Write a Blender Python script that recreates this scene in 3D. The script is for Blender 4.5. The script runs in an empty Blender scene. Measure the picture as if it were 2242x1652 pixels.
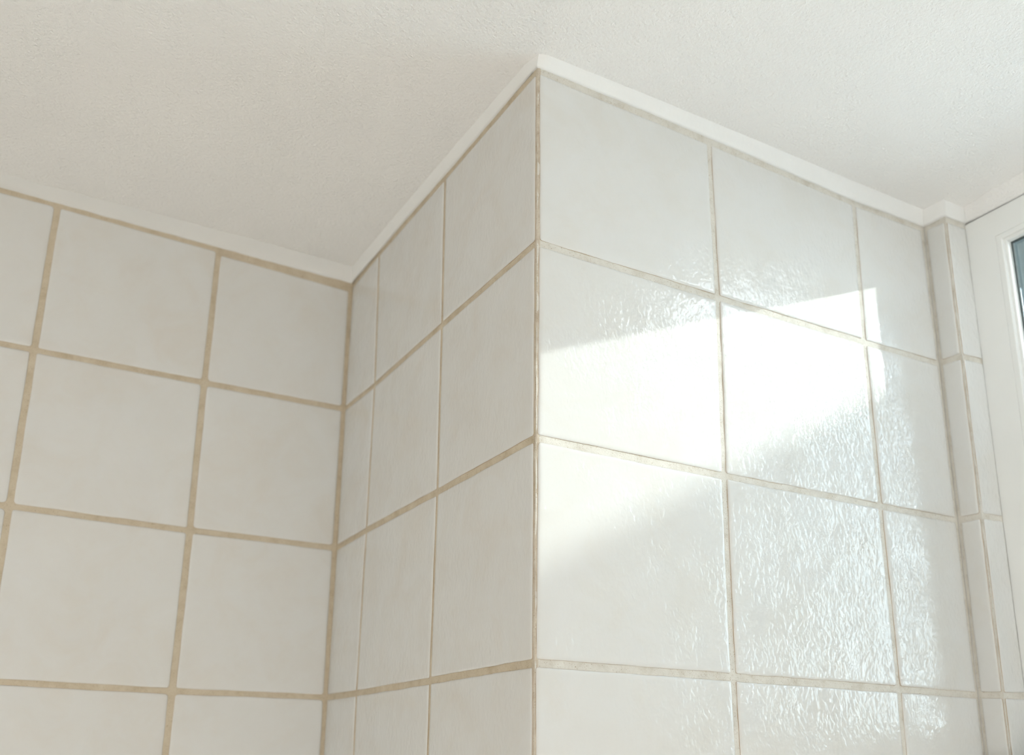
import bpy, bmesh, math, random
from mathutils import Vector, Matrix, noise

random.seed(7)
U = 0.2            # one tile course = 20 cm; the plan below is drawn in courses
ZB = 10.9          # height of the first visible grout line above the floor, in courses
def W(x, y, z): return Vector((x * U, y * U, (z + ZB) * U))

scene = bpy.context.scene
C = scene.collection

# ------------------------------------------------------------------ camera
YAW, PITCH, ROLL = -0.5017, 0.2769, 0.0141
fwd = Vector((-math.sin(YAW) * math.cos(PITCH), math.cos(YAW) * math.cos(PITCH), math.sin(PITCH)))
right = Vector((math.cos(YAW), math.sin(YAW), 0)); up = right.cross(fwd)
r2 = right * math.cos(ROLL) + up * math.sin(ROLL); u2 = -right * math.sin(ROLL) + up * math.cos(ROLL)
cd = bpy.data.cameras.new('camera'); cam = bpy.data.objects.new('camera', cd); C.objects.link(cam)
cd.sensor_fit = 'HORIZONTAL'; cd.sensor_width = 36.0; cd.lens = 36.0 * 2156.23 / 2242.0
cd.shift_x = 17.0 / 2242.0; cd.shift_y = 248.73 / 2242.0
cd.clip_start = 0.02
loc = W(-2.1493, -3.6338, -2.4462)
M = Matrix((r2, u2, -fwd)).transposed().to_4x4(); M.translation = loc
cam.matrix_world = M
cd.dof.use_dof = True
cd.dof.focus_distance = (W(0.05, 0, -0.6) - loc).dot(fwd)
cd.dof.aperture_fstop = 5.6
scene.camera = cam

# ------------------------------------------------------------------ light
SUN_DIR = Vector((1.0, -0.55, 0.408)).normalized()
SUN, SKY, FILL_LAMP, CEIL_LIGHT, EXPOSURE = 3.3, 7.8, 35.5, 5.8, 0.0
w = bpy.data.worlds.new('sky'); scene.world = w; w.use_nodes = True
nt = w.node_tree; bg = nt.nodes['Background']
tc = nt.nodes.new('ShaderNodeTexCoord'); sx = nt.nodes.new('ShaderNodeSeparateXYZ'); cr = nt.nodes.new('ShaderNodeValToRGB')
nt.links.new(tc.outputs['Generated'], sx.inputs[0]); nt.links.new(sx.outputs['Z'], cr.inputs[0]); nt.links.new(cr.outputs[0], bg.inputs[0])
cr.color_ramp.elements[0].position = 0.0; cr.color_ramp.elements[0].color = (0.80, 0.92, 1.0, 1)
cr.color_ramp.elements[1].position = 0.7; cr.color_ramp.elements[1].color = (0.60, 0.79, 1.0, 1)
bg.inputs[1].default_value = SKY
sd = bpy.data.lights.new('sun', 'SUN'); so = bpy.data.objects.new('sun', sd); C.objects.link(so)
sd.energy = SUN; sd.angle = math.radians(0.53); sd.color = (1.0, 0.985, 0.96)
so.rotation_euler = SUN_DIR.to_track_quat('Z', 'Y').to_euler()
so.location = W(14, -6, 6)
# sampling portal in the window opening (gives no light of its own)
pd = bpy.data.lights.new('window_portal', 'AREA'); po = bpy.data.objects.new('window_portal', pd); C.objects.link(po)
pd.shape = 'RECTANGLE'; pd.size = 2.9 * U; pd.size_y = 2.95 * U; pd.cycles.is_portal = True
po.location = W(3.24, -1.42, -0.72); po.rotation_euler = Vector((1, 0, 0)).to_track_quat('Z', 'Y').to_euler()
vs = scene.view_settings
scene.display_settings.display_device = 'sRGB'
vs.view_transform = 'Standard'; vs.look = 'None'; vs.exposure = EXPOSURE; vs.gamma = 1.0; vs.use_curve_mapping = False
scene.cycles.max_bounces = 14; scene.cycles.diffuse_bounces = 10; scene.cycles.glossy_bounces = 4
scene.cycles.transparent_max_bounces = 8; scene.cycles.sample_clamp_indirect = 6.0

# ------------------------------------------------------------------ materials
def mat(name):
    m = bpy.data.materials.new(name); m.use_nodes = True
    return m, m.node_tree, m.node_tree.nodes['Principled BSDF']
def N(nt, t, **kw):
    n = nt.nodes.new(t)
    for k, v in kw.items():
        if k.startswith('i_'): n.inputs[k[2:].replace('_', ' ')].default_value = v
        else: setattr(n, k, v)
    return n
def L(nt, a, b): nt.links.new(a, b)
def ramp(nt, fac, stops):
    r = N(nt, 'ShaderNodeValToRGB'); e = r.color_ramp.elements
    e[0].position, e[0].color = stops[0][0], (*stops[0][1], 1)
    e[1].position, e[1].color = stops[-1][0], (*stops[-1][1], 1)
    for p, c in stops[1:-1]:
        k = e.new(p); k.color = (*c, 1)
    L(nt, fac, r.inputs[0]); return r.outputs[0]

def tile_material(name, c_lo, c_mid, c_hi, bump, rot):
    m, nt, b = mat(name)
    tc = N(nt, 'ShaderNodeTexCoord')
    co = tc.outputs['Object']
    n1 = N(nt, 'ShaderNodeTexNoise', i_Scale=16.0, i_Detail=5.0, i_Roughness=0.62, i_Distortion=0.6); L(nt, co, n1.inputs['Vector'])
    col = ramp(nt, n1.outputs['Fac'], [(0.28, c_lo), (0.5, c_mid), (0.72, c_hi)])
    L(nt, col, b.inputs['Base Color'])
    b.inputs['Roughness'].default_value = 0.5
    b.inputs['Specular IOR Level'].default_value = 0.15
    b.inputs['Coat Weight'].default_value = 1.0
    b.inputs['Coat Roughness'].default_value = 0.035
    b.inputs['Coat IOR'].default_value = 1.5
    # rippled glaze: elongated wrinkles, patchy
    mp = N(nt, 'ShaderNodeMapping'); mp.inputs['Rotation'].default_value = rot; mp.inputs['Scale'].default_value = (1.0, 1.0, 0.65)
    L(nt, co, mp.inputs['Vector'])
    n2 = N(nt, 'ShaderNodeTexNoise', i_Scale=230.0, i_Detail=1.0, i_Roughness=0.45, i_Distortion=0.5); L(nt, mp.outputs[0], n2.inputs['Vector'])
    n3 = N(nt, 'ShaderNodeTexNoise', i_Scale=60.0, i_Detail=1.0); L(nt, co, n3.inputs['Vector'])
    n4 = N(nt, 'ShaderNodeTexNoise', i_Scale=22.0, i_Detail=1.0); L(nt, co, n4.inputs['Vector'])
    msk = N(nt, 'ShaderNodeMapRange'); L(nt, n4.outputs['Fac'], msk.inputs[0])
    msk.inputs[1].default_value = 0.3; msk.inputs[2].default_value = 0.65; msk.inputs[3].default_value = 0.2; msk.inputs[4].default_value = 1.0
    mu = N(nt, 'ShaderNodeMath', operation='MULTIPLY'); L(nt, n2.outputs['Fac'], mu.inputs[0]); L(nt, msk.outputs[0], mu.inputs[1])
    ad = N(nt, 'ShaderNodeMath', operation='MULTIPLY_ADD'); L(nt, n3.outputs['Fac'], ad.inputs[0]); ad.inputs[1].default_value = 0.5; L(nt, mu.outputs[0], ad.inputs[2])
    bp = N(nt, 'ShaderNodeBump'); bp.inputs['Strength'].default_value = 1.0; bp.inputs['Distance'].default_value = bump
    L(nt, ad.outputs[0], bp.inputs['Height'])
    L(nt, bp.outputs[0], b.inputs['Coat Normal'])
    bp2 = N(nt, 'ShaderNodeBump'); bp2.inputs['Strength'].default_value = 0.08; bp2.inputs['Distance'].default_value = bump
    L(nt, ad.outputs[0], bp2.inputs['Height']); L(nt, bp2.outputs[0], b.inputs['Normal'])
    return m

def grout_material(name, c_dark, c_mid, c_light):
    m, nt, b = mat(name)
    tc = N(nt, 'ShaderNodeTexCoord'); co = tc.outputs['Object']
    n1 = N(nt, 'ShaderNodeTexNoise', i_Scale=45.0, i_Detail=6.0, i_Roughness=0.7); L(nt, co, n1.inputs['Vector'])
    c1 = ramp(nt, n1.outputs['Fac'], [(0.3, c_dark), (0.48, c_mid), (0.7, c_light)])
    n2 = N(nt, 'ShaderNodeTexNoise', i_Scale=900.0, i_Detail=3.0); L(nt, co, n2.inputs['Vector'])
    pits = ramp(nt, n2.outputs['Fac'], [(0.30, (0.55, 0.47, 0.36)), (0.36, (1, 1, 1)), (1.0, (1, 1, 1))])
    mx = N(nt, 'ShaderNodeMix', data_type='RGBA', blend_type='MULTIPLY'); mx.inputs[0].default_value = 1.0
    L(nt, c1, mx.inputs[6]); L(nt, pits, mx.inputs[7]); L(nt, mx.outputs[2], b.inputs['Base Color'])
    b.inputs['Roughness'].default_value = 0.9; b.inputs['Specular IOR Level'].default_value = 0.2
    bp = N(nt, 'ShaderNodeBump'); bp.inputs['Strength'].default_value = 0.7; bp.inputs['Distance'].default_value = 0.0005
    L(nt, n2.outputs['Fac'], bp.inputs['Height']); L(nt, bp.outputs[0], b.inputs['Normal'])
    return m

def plain(name, col, rough=0.6, spec=0.3, bump=0.0, scale=300.0, detail=4.0):
    m, nt, b = mat(name)
    b.inputs['Base Color'].default_value = (*col, 1); b.inputs['Roughness'].default_value = rough; b.inputs['Specular IOR Level'].default_value = spec
    tc = N(nt, 'ShaderNodeTexCoord')
    n = N(nt, 'ShaderNodeTexNoise', i_Scale=scale, i_Detail=detail, i_Roughness=0.55); L(nt, tc.outputs['Object'], n.inputs['Vector'])
    n2 = N(nt, 'ShaderNodeTexNoise', i_Scale=4.0, i_Detail=3.0); L(nt, tc.outputs['Object'], n2.inputs['Vector'])
    d = tuple(c * 0.965 for c in col)
    L(nt, ramp(nt, n2.outputs['Fac'], [(0.3, d), (0.7, col)]), b.inputs['Base Color'])
    if bump:
        bp = N(nt, 'ShaderNodeBump'); bp.inputs['Strength'].default_value = 1.0; bp.inputs['Distance'].default_value = bump
        L(nt, n.outputs['Fac'], bp.inputs['Height']); L(nt, bp.outputs[0], b.inputs['Normal'])
    return m

M_TILE = tile_material('glazed_tile', (0.70, 0.69, 0.66), (0.715, 0.715, 0.70), (0.725, 0.73, 0.725), 0.0011, (0.0, math.radians(25), 0.0))
M_TILE_S = tile_material('smooth_glazed_tile', (0.70, 0.68, 0.645), (0.715, 0.712, 0.695), (0.725, 0.73, 0.725), 0.0005, (0.0, math.radians(25), 0.0))
M_GROUT = grout_material('sandy_grout', (0.58, 0.54, 0.47), (0.68, 0.655, 0.60), (0.75, 0.73, 0.68))
M_GROUT_C = grout_material('worn_corner_grout', (0.44, 0.36, 0.27), (0.58, 0.51, 0.42), (0.72, 0.67, 0.58))
M_GROUT_Y = grout_material('yellowed_grout', (0.50, 0.42, 0.30), (0.60, 0.52, 0.40), (0.66, 0.59, 0.47))
M_CEIL = plain('ceiling_plaster', (0.94, 0.937, 0.93), 0.9, 0.1, 0.0019, 350.0, 3.0)
M_CAULK = plain('white_caulk', (0.88, 0.885, 0.88), 0.45, 0.35, 0.0006, 60.0, 3.0)
M_PAINT = plain('wall_paint', (0.85, 0.84, 0.81), 0.8, 0.2)
M_FLOOR = plain('floor_tile', (0.72, 0.68, 0.61), 0.4, 0.4)
M_PVC = plain('white_plastic', (0.86, 0.87, 0.86), 0.22, 0.5)
M_GASKET = plain('grey_rubber', (0.07, 0.09, 0.09), 0.5, 0.4)
M_BISQUE = plain('unglazed_tile_edge', (0.42, 0.31, 0.20), 0.9, 0.1)
M_EXT = plain('render_coat', (0.09, 0.105, 0.105), 0.9, 0.1)
M_WHITE_EXT = plain('white_render_coat', (0.78, 0.78, 0.76), 0.9, 0.1)
M_EAVE = plain('eave_board', (0.10, 0.11, 0.10), 0.8, 0.1)
M_ROOF = plain('roof_tile', (0.30, 0.14, 0.09), 0.8, 0.2)
M_GROUND = plain('paving', (0.80, 0.79, 0.76), 0.9, 0.1)
M_GLASS, gnt, gb = mat('window_glass')
gnt.nodes.remove(gb)
gt = N(gnt, 'ShaderNodeBsdfTransparent'); gt.inputs[0].default_value = (0.93, 0.97, 0.96, 1)
gg = N(gnt, 'ShaderNodeBsdfGlossy'); gg.inputs['Roughness'].default_value = 0.01
gf = N(gnt, 'ShaderNodeFresnel'); gf.inputs[0].default_value = 1.5
gm = N(gnt, 'ShaderNodeMixShader'); L(gnt, gf.outputs[0], gm.inputs[0]); L(gnt, gt.outputs[0], gm.inputs[1]); L(gnt, gg.outputs[0], gm.inputs[2])
L(gnt, gm.outputs[0], gnt.nodes['Material Output'].inputs[0])

# ------------------------------------------------------------------ mesh helpers
def obj(name, verts, faces, materials, parent=None, smooth=False, fmat=None):
    me = bpy.data.meshes.new(name); me.from_pydata([tuple(v) for v in verts], [], faces); me.validate()
    for m in (materials if isinstance(materials, (list, tuple)) else [materials]): me.materials.append(m)
    if fmat:
        for p, k in zip(me.polygons, fmat): p.material_index = k
    if smooth:
        for p in me.polygons: p.use_smooth = True
    me.update()
    o = bpy.data.objects.new(name, me); C.objects.link(o)
    if parent: o.parent = parent
    return o
def tag(o, label, cat):
    o['label'] = label; o['category'] = cat; o['kind'] = 'structure'; return o
class MB:
    def __init__(s): s.v = []; s.f = []; s.m = []
    def box(s, x0, x1, y0, y1, z0, z1, k=0):
        n = len(s.v)
        s.v += [W(x, y, z) for z in (z0, z1) for y in (y0, y1) for x in (x0, x1)]
        for q in ((0, 2, 3, 1), (4, 5, 7, 6), (0, 1, 5, 4), (2, 6, 7, 3), (0, 4, 6, 2), (1, 3, 7, 5)):
            s.f.append([n + i for i in q]); s.m.append(k)
    def face(s, pts, k=0):
        n = len(s.v); s.v += pts; s.f.append(list(range(n, n + len(pts)))); s.m.append(k)
    def build(s, name, mats, parent=None, smooth=False): return obj(name, s.v, s.f, mats, parent, smooth, s.m)

# ------------------------------------------------------------------ tiles
# A wall plane: point(u, z, h) -> world, h = height off the tile face (negative = into the wall)
def tile_ring(mb, P, corners, r):
    """one glazed tile: outline of 4 (u,z) corners (ccw), rounded corners r, pillowed edge, slight waviness"""
    seed = random.random() * 100
    cor = [Vector(c) for c in corners]; rads = [r * random.uniform(0.6, 1.5) for _ in cor]
    def outline(ins):
        """corners moved in by ins, rounded with what is left of the radius; same point count for every ring"""
        n = 4; inn = []
        for i in range(n):
            a = (cor[i] - cor[i - 1]).normalized(); b = (cor[(i + 1) % n] - cor[i]).normalized()
            n1 = Vector((-a.y, a.x)); n2 = Vector((-b.y, b.x))
            k = n1 + n2; k = k / max(1e-6, (1 + n1.dot(n2)))
            inn.append(cor[i] + k * ins)
        pts = []
        for i in range(n):
            a, b, c = inn[i - 1], inn[i], inn[(i + 1) % n]
            rr = max(rads[i] - ins, 0.0015); rn = max(rads[(i + 1) % n] - ins, 0.0015)
            p1 = b + (a - b).normalized() * rr; p2 = b + (c - b).normalized() * rr
            for k in range(6):
                t = k / 5; pts.append((1 - t) ** 2 * p1 + 2 * t * (1 - t) * b + t * t * p2)
            q2 = c + (b - c).normalized() * rn
            m = max(2, int((Vector(corners[(i + 1) % n]) - Vector(corners[i])).length / 0.045))
            for k in range(1, m): pts.append(p2.lerp(q2, k / m))
        return pts
    ref = outline(0.0); wav = []
    for i, p in enumerate(ref):
        t = (ref[(i + 1) % len(ref)] - ref[i - 1]).normalized(); nr = Vector((t.y, -t.x))
        wav.append(nr * (noise.noise(Vector((p.x * 6 + seed, p.y * 6, seed))) * 0.0028 + noise.noise(Vector((p.x * 25 + seed, p.y * 25, 3.1))) * 0.0012))
    prof = [(0.0, -0.030), (0.0, -0.0085), (0.0012, -0.0055), (0.0035, -0.0032), (0.007, -0.0016), (0.013, -0.0006), (0.022, -0.0001), (0.030, 0.0)]
    w_ = min((cor[1] - cor[0]).length, (cor[2] - cor[1]).length)
    prof = [(min(i, w_ * .4), h) for i, h in prof]
    base = len(mb.v); m = len(ref)
    for ins, h in prof:
        f_ = max(0.0, 1 - ins / 0.022)
        for p, wv in zip(outline(ins), wav):
            q = p + wv * f_
            mb.v.append(P(q.x, q.y, h))
    for k in range(len(prof) - 1):
        for i in range(m):
            j = (i + 1) % m
            mb.f.append([base + k * m + i, base + k * m + j, base + (k + 1) * m + j, base + (k + 1) * m + i]); mb.m.append(1 if k < 2 else 0)
    last = base + (len(prof) - 1) * m
    mb.f.append([last + i for i in range(m)]); mb.m.append(0)

def tiling(wall, P, cols, gw, flip=False, corner_r=0.012, over=None, parent=None, tile=None):
    """cols: list of columns, each a list of (u, z) nodes from the top course down"""
    mb = MB()
    nr = len(cols[0])
    for c in range(len(cols) - 1):
        for r in range(nr - 1):
            A = cols[c][r]; B = cols[c + 1][r]; Cc = cols[c + 1][r + 1]; D = cols[c][r + 1]
            gl, gr = gw[c] / 2, gw[c + 1] / 2
            gl += random.uniform(-.0015, .0015); gr += random.uniform(-.0015, .0015)
            gt, gb_ = 0.0165 + random.uniform(-.0015, .002), 0.0165 + random.uniform(-.0015, .002)
            dt = 0.0
            if over and (c, r) in over: dt = over[(c, r)]
            q = [(D[0] + gl, D[1] + gb_), (Cc[0] - gr, Cc[1] + gb_), (B[0] - gr, B[1] - gt - dt), (A[0] + gl, A[1] - gt - dt)]
            tile_ring(mb, P, q, corner_r)
    if flip: mb.f = [list(reversed(f)) for f in mb.f]
    o = mb.build('tiling', [tile or M_TILE, M_BISQUE], parent, True)
    return o

def extend(nodes, n, dz=-1.0):
    nodes = list(nodes); u = sum(p[0] for p in nodes[1:]) / (len(nodes) - 1)
    z = nodes[-1][1]
    while len(nodes) < n:
        z += dz; nodes.append((u + random.uniform(-.006, .006), z + random.uniform(-.003, .003)))
    return nodes
NR = 13
GD = -0.0075      # grout face lies this far behind the tile face

# front face of the pillar (plane y = 0), seen in the sun
D_ = 2.658; X3 = 2.888; RA = -0.159; XW = 3.08; ZC = 1.05; FL = -ZB
PF = lambda u, z, h: W(u, -h, z)
fc = [[(0.0, .978), (0.004, 0), (0.0, -.99), (-.004, -2.003)],
      [(1.123, .953), (1.129, -.004), (1.112, -.997), (1.107, -2.001)],
      [(2.257, .925), (2.237, -.003), (2.242, -.995), (2.253, -1.999)],
      [(2.878, .937), (2.893, .006), (2.890, -.990), (2.896, -2.002)]]
fc = [extend(c, NR) for c in fc]

def grout_bed(mb, P, u0, u1, z0, z1, flip=False, k=0, du=0.03):
    """uneven mortar surface between the tiles"""
    nu = max(2, int((u1 - u0) / du)); nz = max(2, int((z1 - z0) / du))
    base = len(mb.v)
    for j in range(nz + 1):
        for i in range(nu + 1):
            u = u0 + (u1 - u0) * i / nu; z = z0 + (z1 - z0) * j / nz
            h = GD + 0.0022 * noise.noise(Vector((u * 9, z * 9, 1.7)))
            mb.v.append(P(u, z, h))
    for j in range(nz):
        for i in range(nu):
            a = base + j * (nu + 1) + i
            q = [a, a + 1, a + nu + 2, a + nu + 1]
            mb.f.append(list(reversed(q)) if flip else q); mb.m.append(k)

m = MB(); m.box(0.03, 3.3, 0.03, 3.6, FL, ZC + 0.02, 1)
grout_bed(m, PF, 0.0075, X3 + .01, FL, 1.0)
o = m.build('wall_front', [M_GROUT, M_PAINT]); tag(o, 'sunlit pillar face of white glazed wall tiles with sandy grout', 'wall')
tiling(o, PF, fc, [0.036, 0.030, 0.028, 0.03], parent=o, over={(2, 0): 0.0})

# side face of the pillar (plane x = 0), turned to the alcove; u = y
PS = lambda u, z, h: W(-h, u, z)
sc_ = [[(0.0, .978), (0.0, 0), (0.0, -.99), (0.0, -2.003)],
       [(1.085, .975), (1.060, -.002), (1.046, -.995), (1.058, -2.004)],
       [(2.13, .975), (2.085, -.012), (2.096, -.993), (2.118, -2.004)],
       [(2.658, .96), (2.658, .006), (2.652, -1.002), (2.665, -1.998)]]
sc_ = [extend(c, NR) for c in sc_]
m = MB(); grout_bed(m, PS, 0.0075, D_ + .01, FL, 1.0, flip=True)
m.box(0.02, 0.03, 0.03, D_ + .02, FL, ZC + .02, 1)
o = m.build('wall_side', [M_GROUT_Y, M_PAINT]); tag(o, 'shaded pillar side of cream tiles running back into the alcove', 'wall')
tiling(o, PS, sc_, [0.046, 0.022, 0.022, 0.036], flip=True, parent=o, tile=M_TILE_S)

# rounded mortar strip on the outer corner between the two faces
m = MB(); prof = []
for k in range(6):
    a = k / 5 * math.pi / 2
    prof.append((0.0095 - 0.008 * math.sin(math.pi / 2 - a) - 0.0005, 0.0095 - 0.008 * math.sin(a) - 0.0005))
prof = [(0.0075, 0.024)] + [(0.0078, 0.016), (0.0088, 0.0105), (0.0115, 0.0085), (0.017, 0.0078)] + [(0.026, 0.0075)]
nz = 420
for j in range(nz + 1):
    z = FL + (1.0 - FL) * j / nz
    for i, (x, y) in enumerate(prof):
        e = 0.0022 * noise.noise(Vector((z * 14, i * .35, 9))) + 0.0010 * noise.noise(Vector((z * 60, i * .8, 2)))
        m.v.append(W(x + e - .001, y + e - .001, z))
n = len(prof)
for j in range(nz):
    for i in range(n - 1):
        a = j * n + i; m.f.append([a + n, a + n + 1, a + 1, a]); m.m.append(0)
m.build('corner_grout', M_GROUT_C, bpy.data.objects['wall_side'], True)

# alcove back wall (plane y = D); u = x, runs left
PL = lambda u, z, h: W(u, D_ - h, z)
c1 = [[(0.0, .955), (0.0, .006), (0.0, -1.004), (0.0, -1.998)],
      [(-.968, .985), (-.972, .001), (-.968, -1.003), (-.974, -2.006)],
      [(-1.997, 1.010), (-2.002, .002), (-2.003, -.991), (-2.004, -2.0)]]
lc = [extend(c, NR) for c in c1]
for k in range(3, 11):
    lc.append(extend([(-2.0 - 1.03 * (k - 2), 1.015), (-2.0 - 1.03 * (k - 2), .003), (-2.0 - 1.03 * (k - 2), -.995), (-2.0 - 1.03 * (k - 2), -2.0)], NR))
lc.reverse()
m = MB(); grout_bed(m, PL, -10.2, 0.01, FL, 1.03, du=.06)
m.box(-10.4, 0.0, D_ + .02, D_ + 1.0, FL, ZC + .02, 1)
o = m.build('wall_alcove', [M_GROUT_Y, M_PAINT]); tag(o, 'alcove back wall of pale cream tiles with yellowed grout', 'wall')
over = {(9, 0): 0.018}
tiling(o, PL, lc, [0.036] * 10 + [0.036], parent=o, over=over, corner_r=0.02, tile=M_TILE_S)

# narrow return beside the window: a face turned left and a face turned to the room
PR1 = lambda u, z, h: W(X3 - h, -u, z)       # u = -y, 0 .. 0.159
PR2 = lambda u, z, h: W(u, RA - h, z)
def zrow(zs): return zs
r1 = [extend([(0.0, .937), (0.0, .006), (0.0, -.990), (0.0, -2.002)], NR), extend([(.159, .925), (.159, -.003), (.159, -.996), (.159, -2.009)], NR)]
rz = [p[1] for p in r1[1]]
r1[0] = [(p[0], p[1]) for p in r1[0]]
rB = [extend([(X3, .925), (X3, -.003), (X3, -.996), (X3, -2.009)], NR), extend([(3.09, .935), (3.09, .004), (3.09, -.992), (3.09, -2.005)], NR)]
rB[0] = [(X3, z) for z in rz]; rB[1] = [(3.09, z + .006) for z in rz]
r1[0] = [(0.0, z) for z in [p[1] for p in fc[3]]]
m = MB(); grout_bed(m, PR1, 0.0, .153, FL, .99, flip=False)
grout_bed(m, PR2, X3 + .006, 3.10, FL, .99)
m.box(X3 + .012, 3.3, RA + .012, 0.04, FL, ZC + .02, 1)
o = m.build('wall_return', [M_GROUT, M_PAINT]); tag(o, 'narrow tiled return standing between the sunlit tiles and the window frame', 'wall')
tiling(o, PR1, r1, [0.03, 0.034], parent=o)
tiling(o, PR2, rB, [0.034, 0.016], parent=o)

# window wall, below and beyond the window
WY0, WY1, WZ0, WZ1 = -0.153, -2.7, -2.4, 0.94
m = MB()
m.box(XW, 4.3, -12.4, -0.0, FL, WZ0)
m.box(XW, 4.3, -12.4, WY1, WZ0, ZC + .02)
m.box(3.3, 4.3, RA + .02, 3.6, WZ0, 3.0, 1)
m.box(3.3, 4.3, WY1, RA + .02, 1.32, 3.0, 1)
m.box(XW + .04, 3.3, WY1, RA + .02, WZ1 + .012, ZC + .3)
o = m.build('wall_right', [M_PAINT, M_EXT]); tag(o, 'window wall on the right', 'wall')
m = MB(); m.box(-10.4, 4.3, -12.8, -12.4, FL, ZC + .02); o = m.build('wall_back', [M_PAINT]); tag(o, 'cream wall behind the viewer', 'wall')
m = MB(); m.box(-10.8, -10.2, -12.8, 3.6, FL, ZC + .02); o = m.build('wall_left', [M_PAINT]); tag(o, 'cream wall at the far left end of the room', 'wall')
m = MB(); m.box(-10.8, 4.3, -12.8, 3.6, FL - .5, FL); o = m.build('floor', [M_FLOOR]); tag(o, 'beige bathroom floor', 'floor')

# ceiling with grainy plaster
m = MB(); m.box(-10.8, XW + .22, -12.8, 3.6, ZC, 3.0); o = m.build('ceiling', [M_CEIL]); tag(o, 'white plaster ceiling with a fine grain', 'ceiling')

# ------------------------------------------------------------------ white caulk coves where the tiles meet the ceiling
def cove(name, pts, label, bulge=0.35, material=None):
    """pts: list of (bx, by, bz, tx, ty): foot on the tiles, head on the ceiling; joined by straight runs"""
    mb = MB(); ring = []
    for a, b in zip(pts[:-1], pts[1:]):
        ln = math.hypot(b[0] - a[0], b[1] - a[1]); n = max(1, int(ln / 0.04))
        for k in range(n + (b is pts[-1])):
            t = k / n; ring.append([a[i] + (b[i] - a[i]) * t for i in range(5)])
    K = 7
    for q in ring:
        bx, by, bz, tx, ty = q
        s = bx * 3.1 + by * 2.7
        wz = 0.0045 * noise.noise(Vector((s * 3, 0, 5))) + 0.002 * noise.noise(Vector((s * 12, 0, 7)))
        wt = 1 + 0.22 * noise.noise(Vector((s * 2.3, 3, 5)))
        for i in range(K):
            t = i / (K - 1)
            e = t ** (1 + bulge * 1.6)           # hollow cove: steep foot, flat head
            x = bx + (tx - bx) * e * (wt if t < 1 else 1); y = by + (ty - by) * e * (wt if t < 1 else 1)
            z = bz + wz * (1 - t) + (ZC + .002 - bz) * t
            mb.v.append(W(x, y, z))
    for j in range(len(ring) - 1):
        for i in range(K - 1):
            a = j * K + i; mb.f.append([a, a + K, a + K + 1, a + 1]); mb.m.append(0)
    # foot edge thickness back to the grout
    base = len(mb.v)
    for j, q in enumerate(ring):
        v = mb.v[j * K]; bx, by, bz, tx, ty = q
        d = Vector((bx - tx, by - ty, 0)); d = d.normalized() * 0.02 if d.length > 1e-6 else d
        if abs(bx) < .01 and abs(by) < .01: d = Vector((.02, .02, 0))
        mb.v.append(v + d * U + Vector((0, 0, 0.001)))
    for j in range(len(ring) - 1):
        mb.f.append([base + j, base + j + 1, (j + 1) * K, j * K]); mb.m.append(0)
    o = mb.build(name, material or M_CAULK, None, True); tag(o, label, 'trim'); return o
g = .004
cove('trim_1', [(-10.2, D_ - g, 1.045, -10.2, 2.50), (-2.33, D_ - g, 1.028, -2.33, 2.515), (-1.5, D_ - g, 1.009, -1.52, 2.505), (-.58, D_ - g, .991, -.58, 2.51), (-g, D_ - g, .985, -.05, 2.53)], 'white caulk strip along the top of the alcove back wall')
cove('trim_2', [(-g, D_ - g, .985, -.05, 2.53), (-g, 1.58, .998, -.045, 1.56), (-g, .9, .990, -.04, .9), (-g, .10, 1.0, -.03, .08), (-.002, -.0, .994, -.006, -.027)], 'white caulk strip rising along the top of the shaded pillar side')
cove('trim_3', [(-.002, -.0, .994, -.006, -.027), (.006, -g, .993, .044, -.043), (.64, -g, .988, .63, -.048), (1.28, -g, .975, 1.27, -.045), (2.2, -g, .940, 2.18, -.034), (X3 - g, -g, .950, 2.862, -.03)], 'white caulk strip along the top of the sunlit pillar face')
cove('trim_4', [(X3 - g, -g, .950, 2.862, -.03), (X3 - g, RA - g, .942, 2.872, -.175), (XW, RA - g, .950, 3.07, -.172)], 'short white caulk strip stepping round the narrow tiled return')
cove('trim_5', [(XW, RA - g, .950, 3.07, -.172), (XW - .004, -.35, .945, 3.03, -.35), (XW - .004, -2.7, .945, 3.03, -2.7)], 'white caulk strip between the ceiling and the window head', 0.9, M_CEIL)

# ------------------------------------------------------------------ window
win = bpy.data.objects.new('window_1', None); C.objects.link(win); win.location = W(XW, WY0, WZ1)
tag(win, 'white plastic window at the right edge below the ceiling', 'window')
bpy.context.view_layer.update()
def ring(name, prof, mats, kz=.91, smooth=True):
    """prof: (inset, x) pairs; a mitred rectangular frame swept round the opening"""
    mb = MB()
    for ins, x in prof:
        a = ins * kz
        for (y, z) in ((WY0 - ins, WZ1 - a), (WY1 + ins, WZ1 - a), (WY1 + ins, WZ0 + a), (WY0 - ins, WZ0 + a)):
            mb.v.append(W(x, y, z) - win.location)
    # separate rails so the mitres stay crisp
    v = mb.v; mb2 = MB(); n = len(prof)
    for s in range(4):
        base = len(mb2.v)
        for k in range(n): mb2.v += [v[k * 4 + s], v[k * 4 + (s + 1) % 4]]
        for k in range(n - 1):
            mb2.f.append([base + 2 * k, base + 2 * k + 1, base + 2 * k + 3, base + 2 * k + 2]); mb2.m.append(0)
    o = mb2.build(name, mats, win, False)
    if smooth:
        for p in o.data.polygons: p.use_smooth = False
    return o
def arc(i0, x0, i1, x1, n=5):      # rounded step from flat to side
    return [(i0 + (i1 - i0) * math.sin(t * math.pi / 2 / n), x0 + (x1 - x0) * (1 - math.cos(t * math.pi / 2 / n))) for t in range(1, n + 1)]
ring('frame', [(0.0, 3.3), (0.0, XW + .004), (.004, XW), (.192, XW), (.1935, XW + .004), (.1945, XW + .004), (.196, XW), (.224, XW)] + arc(.224, XW, .2315, XW + .007) + [(.2315, XW + .018), (.2325, XW + .02)], M_PVC)
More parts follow.
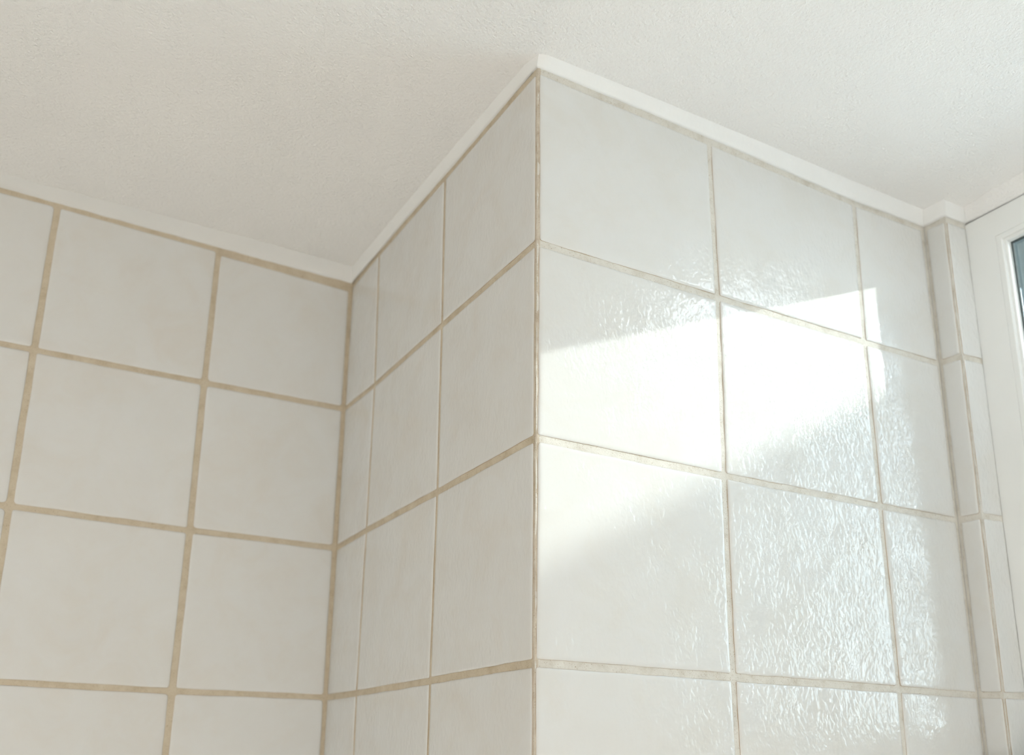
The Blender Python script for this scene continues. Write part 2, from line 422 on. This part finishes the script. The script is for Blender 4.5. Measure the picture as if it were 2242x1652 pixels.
ring('glazing_bead', [(.2325, XW + .02), (.243, XW + .02)] + arc(.243, XW + .02, .250, XW + .027) + [(.2505, XW + .056), (.251, XW + .06)], M_PVC)
ring('gasket', [(.251, XW + .056), (.254, XW + .054), (.261, XW + .058), (.2625, XW + .068)], M_GASKET)
gi = .258; a_ = gi * .91
m = MB(); m.box(XW + .066, XW + .079, WY1 + gi, WY0 - gi, WZ0 + a_, WZ1 - a_)
m.v = [p - win.location for p in m.v]; m.build('pane', M_GLASS, win)
ring('outer_frame', [(0.0, 3.3), (.13, 3.29), (.245, XW + .085), (.24, XW + .08)], M_PVC)
m = MB(); m.box(XW - .35, XW + .02, WY1 - .1, WY0 + .0, WZ0 - .12, WZ0); m.v = [p - win.location for p in m.v]; m.build('window_sill', M_PVC, win)

# ------------------------------------------------------------------ invented globe lamp, unseen behind the viewer, added for soft fill light
m_op, ont, ob = mat('fill_lamp_glow'); ob.inputs['Base Color'].default_value = (.9, .88, .84, 1)
ob.inputs['Emission Color'].default_value = (0.985, 0.985, 0.985, 1); ob.inputs['Emission Strength'].default_value = FILL_LAMP
def lathe(name, prof, material, parent, n=48):
    mb = MB()
    for r_, z in prof:
        for k in range(n):
            a = k / n * 2 * math.pi; mb.v.append(Vector((r_ * math.cos(a), r_ * math.sin(a), z)))
    for j in range(len(prof) - 1):
        for k in range(n):
            mb.f.append([j * n + k, j * n + (k + 1) % n, (j + 1) * n + (k + 1) % n, (j + 1) * n + k]); mb.m.append(0)
    return mb.build(name, material, parent, True)
lamp = bpy.data.objects.new('fill_lamp', None); C.objects.link(lamp); lamp.location = W(-4.5, -7.5, FL)
lamp['label'] = 'added fill light shaped as a globe lamp on a slim white stand, unseen behind the viewer'; lamp['category'] = 'lamp'
lathe('fill_lamp_base', [(.001, .022), (.12, .022), (.14, .012), (.14, 0), (.001, 0)], M_PVC, lamp)
lathe('fill_lamp_pole', [(.011, .02), (.011, .66)], M_PVC, lamp, 16)
lathe('fill_lamp_globe', [(.001 + .14 * math.sin(t / 24 * math.pi), .78 + .14 * math.cos(t / 24 * math.pi)) for t in range(25)], m_op, lamp)

# small flat ceiling light near the window, just beyond the right edge of the view
m_led, lnt, lb = mat('cool_diffuser'); lb.inputs['Base Color'].default_value = (.9, .92, .93, 1)
lb.inputs['Emission Color'].default_value = (0.80, 0.93, 1.0, 1); lb.inputs['Emission Strength'].default_value = CEIL_LIGHT
cl = bpy.data.objects.new('ceiling_light', None); C.objects.link(cl); cl.location = W(2.72, -1.8, ZC)
cl['label'] = 'flat round ceiling light with a cool diffuser beside the window'; cl['category'] = 'lamp'
lathe('housing', [(.001, 0), (.09, 0), (.098, -.004), (.10, -.008)], M_PVC, cl)
lathe('diffuser', [(.10, -.008), (.099, -.016), (.094, -.021), (.05, -.023), (.0005, -.0235)], m_led, cl)

# ------------------------------------------------------------------ outside
m = MB(); m.box(4.3, 6.7, -16, 12, 2.3, 2.9); o = m.build('roof_eave', [M_EAVE]); tag(o, 'dark timber eave boards outside above the window', 'roof')
m = MB(); m.box(4.3, 160, -160, 160, -16.5, -16); o = m.build('ground', [M_GROUND]); tag(o, 'paved ground outside', 'ground')
hz = lambda y: 6.6 + .27 * (y + 10.9)
house = MB(); y0, y1, x0, x1 = -12.5, 12, 20, 40
for q in ([(x0, y0, -24), (x0, y0, hz(y0)), (x0, y1, hz(y1)), (x0, y1, -24)], [(x1, y0, -24), (x1, y1, -24), (x1, y1, hz(y1)), (x1, y0, hz(y0))],
          [(x0, y0, -24), (x1, y0, -24), (x1, y0, hz(y0)), (x0, y0, hz(y0))], [(x0, y1, -24), (x0, y1, hz(y1)), (x1, y1, hz(y1)), (x1, y1, -24)]):
    house.face([W(*p) for p in q])
house.face([W(x0, y0, hz(y0)), W(x1, y0, hz(y0)), W(x1, y1, hz(y1)), W(x0, y1, hz(y1))], 1)
o = house.build('wall_neighbour', [M_WHITE_EXT, M_ROOF]); tag(o, 'neighbouring building with a sloping roof edge outside', 'building')
